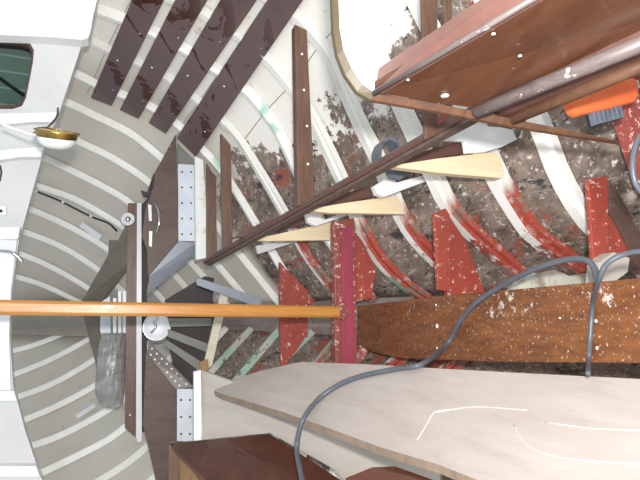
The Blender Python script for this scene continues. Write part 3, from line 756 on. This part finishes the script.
# ------------------------------------------------------------------ pole
t = thing('pole', 'varnished pine pole crossing the photo from the left edge to the red timber', 'pole', at(340, 311, 1.42))
pa_, pb_ = at(-110, 306, 1.41), at(338, 312, 1.41)
V = []; Fc = []
d = (pb_-pa_).normalized(); s = d.cross(Vector((0, 1, 0))).normalized(); u = s.cross(d)
oct_ = [(-.5, -.32), (-.32, -.5), (.32, -.5), (.5, -.32), (.5, .32), (.32, .5), (-.32, .5), (-.5, .32)]
for p, k in ((pa_, .0345), (pb_, .031)):
    for i, j in oct_: V.append(p+s*k*i+u*k*j)
for k in range(8): Fc.append([k, (k+1) % 8, 8+(k+1) % 8, 8+k])
Fc += [list(range(8)), list(range(8, 16))]
make('shaft', V, Fc, M['pole'], t, bev=.002)
plate('foot_lashing', [(336, 306), (346, 302), (349, 314), (345, 320), (337, 318)], 1.40, .02, M['redworn'], t)

# ------------------------------------------------------------------ small things in the bow
P = [hit(x, y, .022, 1.0) for x, y in ((30, 189), (38, 192), (60, 201), (90, 216), (108, 223), (117, 231))]
t = thing('cable_run', 'thin black wire clipped along the ribs under the windows', 'wire', P[0])
tube('wire', P, .004, M['black'], t)
for x, y in ((36, 191), (63, 202), (91, 216)): lathe('clip', hit(x, y, .026, 1.0), Vector((-1, -1, 0)), [(0, -.006), (.006, -.006), (.006, .004), (0, .004)], M['whiteplastic'], t, 8)
c = at(128, 219, 2.10)
t = thing('round_fitting', 'small round white fitting on the top of the cross board', 'fitting', c)
lathe('rim', c, Vector((0, -1, 0)), [(0, -.004), (.024, -.004), (.022, .004), (.017, .004), (.016, .0), (0, .0)], M['whiteplastic'], t)
lathe('centre', c, Vector((0, -1, 0)), [(0, 0), (.010, 0), (.008, .005), (0, .005)], M['chrome'], t)
Pq = [hit(80, 226, .006, 1.0), hit(83, 222, .006, 1.0), hit(102, 235, .006, 1.0), hit(100, 240, .006, 1.0)]
tag(slab('white_bracket_plate', Pq, .006, M['whiteplastic'], flip=-1), 'small white plate on the hull between ribs below the black wire', 'plate')
Pq = [hit(76, 416, .006, 1.0), hit(95, 404, .006, 1.0), hit(96, 407, .006, 1.0), hit(78, 419, .006, 1.0)]
tag(slab('white_batten_piece', Pq, .006, M['whiteplastic'], flip=-1), 'short white strip on the hull below the plastic bag', 'strip')
t = thing('light_switch', 'white switch with black button at the left edge', 'switch', atc(4, 211))
cplate('plate', [(-6, 206), (6, 206), (6, 215), (-6, 215)], YC-.012, .012, M['whiteplastic'], t)
lathe('button', atc(1, 211, -.013), Vector((0, -1, 0)), [(0, -.002), (.004, -.002), (.004, .003), (0, .003)], M['black'], t, 12)
t = thing('hose_tap', 'grey cord ending in a chrome fitting at the cabin edge above the pole', 'fitting', atc(20, 260))
tube('cord', [atc(-10, 251, -.02), atc(2, 251, -.02), atc(10, 252, -.02), atc(15, 255, -.02)], .004, M['steel'], t)
tube('nozzle', [atc(13, 253, -.02), atc(18, 257, -.02), atc(22, 262, -.02)], .0055, M['chrome'], t)
t = thing('door_latch', 'chrome latch frame with two white tabs beside the half bulkhead', 'latch', at(158, 215, 1.96))
plate('tab', [(148, 204), (151.5, 205), (152, 221), (149, 221)], 1.90, .008, M['white'], t)
plate('tab', [(149, 231), (152.5, 231), (152, 247), (149, 246)], 1.90, .008, M['white'], t)
tube('loop', [at(155, 203, 1.90), at(158.5, 212, 1.89), at(159, 224, 1.89), at(156, 233, 1.90)], .003, M['chrome'], t)
plate('dark_hook', [(141, 190), (147, 192), (154, 172), (156, 180), (150, 197), (144, 196)], 1.98, .02, M['dark'], t)

# ------------------------------------------------------------------ mahogany locker, upper right
YL = .60; YN = .33
A0, B0, C0, D0 = at(374, 72, YL), at(374, 93, YL), at(476, 109, YL), at(505, 122, YL)
A1, B1, C1, D1 = at(545, -58, YN), at(600, -41, YN), at(760, -9, YN), at(790, 5, YN)
t = thing('mahogany_locker', 'large scratched mahogany locker with worn rails in the upper right corner', 'locker', C0)
def quad(name, p, th, m, ext): V, Fc = prism(p, ext*th); return make(name, V, Fc, m, t, bev=.0015)
out_ = Vector((1, 0, 0))
quad('side_board', [B0, B1, C1, C0], .016, M['locker'], Vector((1, 0, 0)))
A0b = at(383, 60, YL); A1b = at(545, -37-80, YN)
ln = (B1-B0).cross(C0-B0).normalized(); C1 = onplane(760, -9, B0, ln); D1 = onplane(790, 5, B0, ln); D0 = onplane(505, 122, B0, ln)
T0 = B0+Vector((.055, 0, -.004)); T1 = B1+Vector((.055, 0, -.004))
pA0 = at(378, 68, YL+.0); pA1 = at(590, -75, YN)
quad('top_board', [B0, pA0, pA1, B1], .012, M['locker_top'], Vector((0, 0, -1)))
tube('top_moulding', [B0, B1], .0035, M['moulding'], t, 8, 1)
tube('lower_moulding', [C0+Vector((-.004, 0, 0)), C1+Vector((-.004, 0, 0))], .0095, M['moulding'], t, 10, 1)
quad('groove_board', [C0+Vector((.004, 0, 0)), C1+Vector((.004, 0, 0)), D1+Vector((.004, 0, 0)), D0+Vector((.004, 0, 0))], .012, M['cleat'], Vector((1, 0, 0)))
tube('bottom_rail', [D0, D1], .009, M['edge'], t, 10, 1)
dn = (B1-B0).cross(C0-B0).normalized()
if dn.dot(B0-CAM) > 0: dn = -dn
for x, y, r in ((493.5, 34, .0022), (520, 56, .0022), (445, 96, .0055), (408, 80, .0018)):
    c = onplane(x, y, B0+dn*.0005, dn)
    lathe('filler_spot', c, dn, [(0, -.0005), (r, -.0005), (r*.9, .0008), (0, .001)], M['whiteplastic'], t, 14)
# curved corner trim and its white panel
curve = [(331, -50), (332, 0), (333, 30), (337, 55), (345, 75), (357, 92), (371, 100), (400, 105), (440, 112), (500, 124), (560, 134), (619, 143)]
inner = [(339, -50), (339, 0), (340, 28), (344, 50), (352, 68), (363, 84), (374, 92), (402, 97), (442, 104), (500, 116), (560, 128), (621, 141)]
c3 = [at(x, y, YL+.012) for x, y in curve]; i3 = [at(x, y, YL+.006) for x, y in inner]
V = []; Fc = []
for p, q in zip(c3, i3): V += [p, q, q+Vector((0, .008, 0)), p+Vector((0, .008, 0))]
for i in range(len(c3)-1):
    for k in range(4): Fc.append([i*4+k, i*4+(k+1) % 4, (i+1)*4+(k+1) % 4, (i+1)*4+k])
Fc += [[0, 1, 2, 3], [len(V)-4, len(V)-3, len(V)-2, len(V)-1]]
t2 = thing('curved_frame', 'curved brown-edged frame with bright white corner panel left of the mahogany locker', 'frame', c3[-1])
fm = [0 if (j//4) < 6 else 1 for j in range(4*(len(c3)-1))]+[0, 1]
make('edge_trim', V, Fc, M['trimbrown'], t2, mats=[M['edge']], fmi=fm, bev=.001)
plate('white_panel', [(337, -50), (338, 0), (339, 28), (343, 50), (351, 68), (362, 84), (374, 94), (383, 90), (384, 55), (376, 20), (373, -50)], YL+.010, .012, M['white'], t2)

# orange torch
t = thing('orange_torch', 'orange plastic torch with black ribbed cap under the locker rail', 'torch', at(600, 105, .66))
V, Fc = prism([at(x, y, .62) for x, y in ((569, 100), (588, 92), (612, 82), (634, 76), (639, 80), (640, 94), (637, 101), (612, 108), (580, 115), (574, 112))], Vector((0, .018, 0)))
make('body', V, Fc, M['orange'], t, bev=.006)
V, Fc = prism([at(x, y, .63) for x, y in ((590, 112), (620, 104), (624, 118), (594, 127))], Vector((0, .012, 0)))
make('cap', V, Fc, M['black'], t, bev=.002)
for k in range(7):
    x = 593+k*4.4; y = 111.5-k*1.2
    plate('cap_rib', [(x, y), (x+2, y-.6), (x+5.2, y+12.6), (x+3.2, y+13.2)], .624, .01, M['strap'], t, bev=.0008)

# ------------------------------------------------------------------ cables
def surf(x, y, gap):
    """a point just in front of the first surface met: plywood, sole board or hull"""
    c = [hit(x, y, .05, .25)]
    if y > 360: c.append(onplane(x, y, p0, nn))
    if 357 < x and 276 < y < 364: c.append(flat(x, y, zz))
    p = min(c, key=lambda q: (q-CAM).length)
    return p-(p-CAM).normalized()*gap
P = [at(307, 500, .98), at(300, 470, 1.06), at(297, 447, 1.13)]
P += [surf(x, y, g) for x, y, g in ((303, 420, .03), (322, 396, .012), (352, 379, .012), (395, 369, .012), (422, 364, .014))]
P += [surf(x, y, g) for x, y, g in ((447, 344, .04), (461, 320, .04), (478, 301, .05))]
L0 = P[-1]; Y0 = L0.y
P += [at(505, 284, Y0-.08), at(535, 269, Y0-.16), at(565, 260, Y0-.22), at(585, 260, Y0-.26), at(594, 268, Y0-.28), at(598, 282, Y0-.30)]
tag(tube('power_cable', P, .0052, M['cable']), 'thick grey cable looping from the plywood sheet across the sole board', 'cable')
P = [at(700, 262, .5), at(650, 252, .53), at(625, 254, .56), at(607, 264, .58), at(599, 280, .60), surf(593, 305, .012), surf(590, 340, .010), surf(589, 360, .012), at(588, 374, .64)]
tag(tube('power_cable', P, .0038, M['cable']), 'grey cable hanging straight over the sole board near the right edge', 'cable')
P = [at(665, 120, .5), at(642, 134, .5), at(634, 152, .5), at(633, 172, .5), at(640, 190, .5), at(665, 206, .5)]
tag(tube('power_cable', P, .0035, M['cable']), 'short curve of grey cable at the right edge beside the red upright', 'cable')
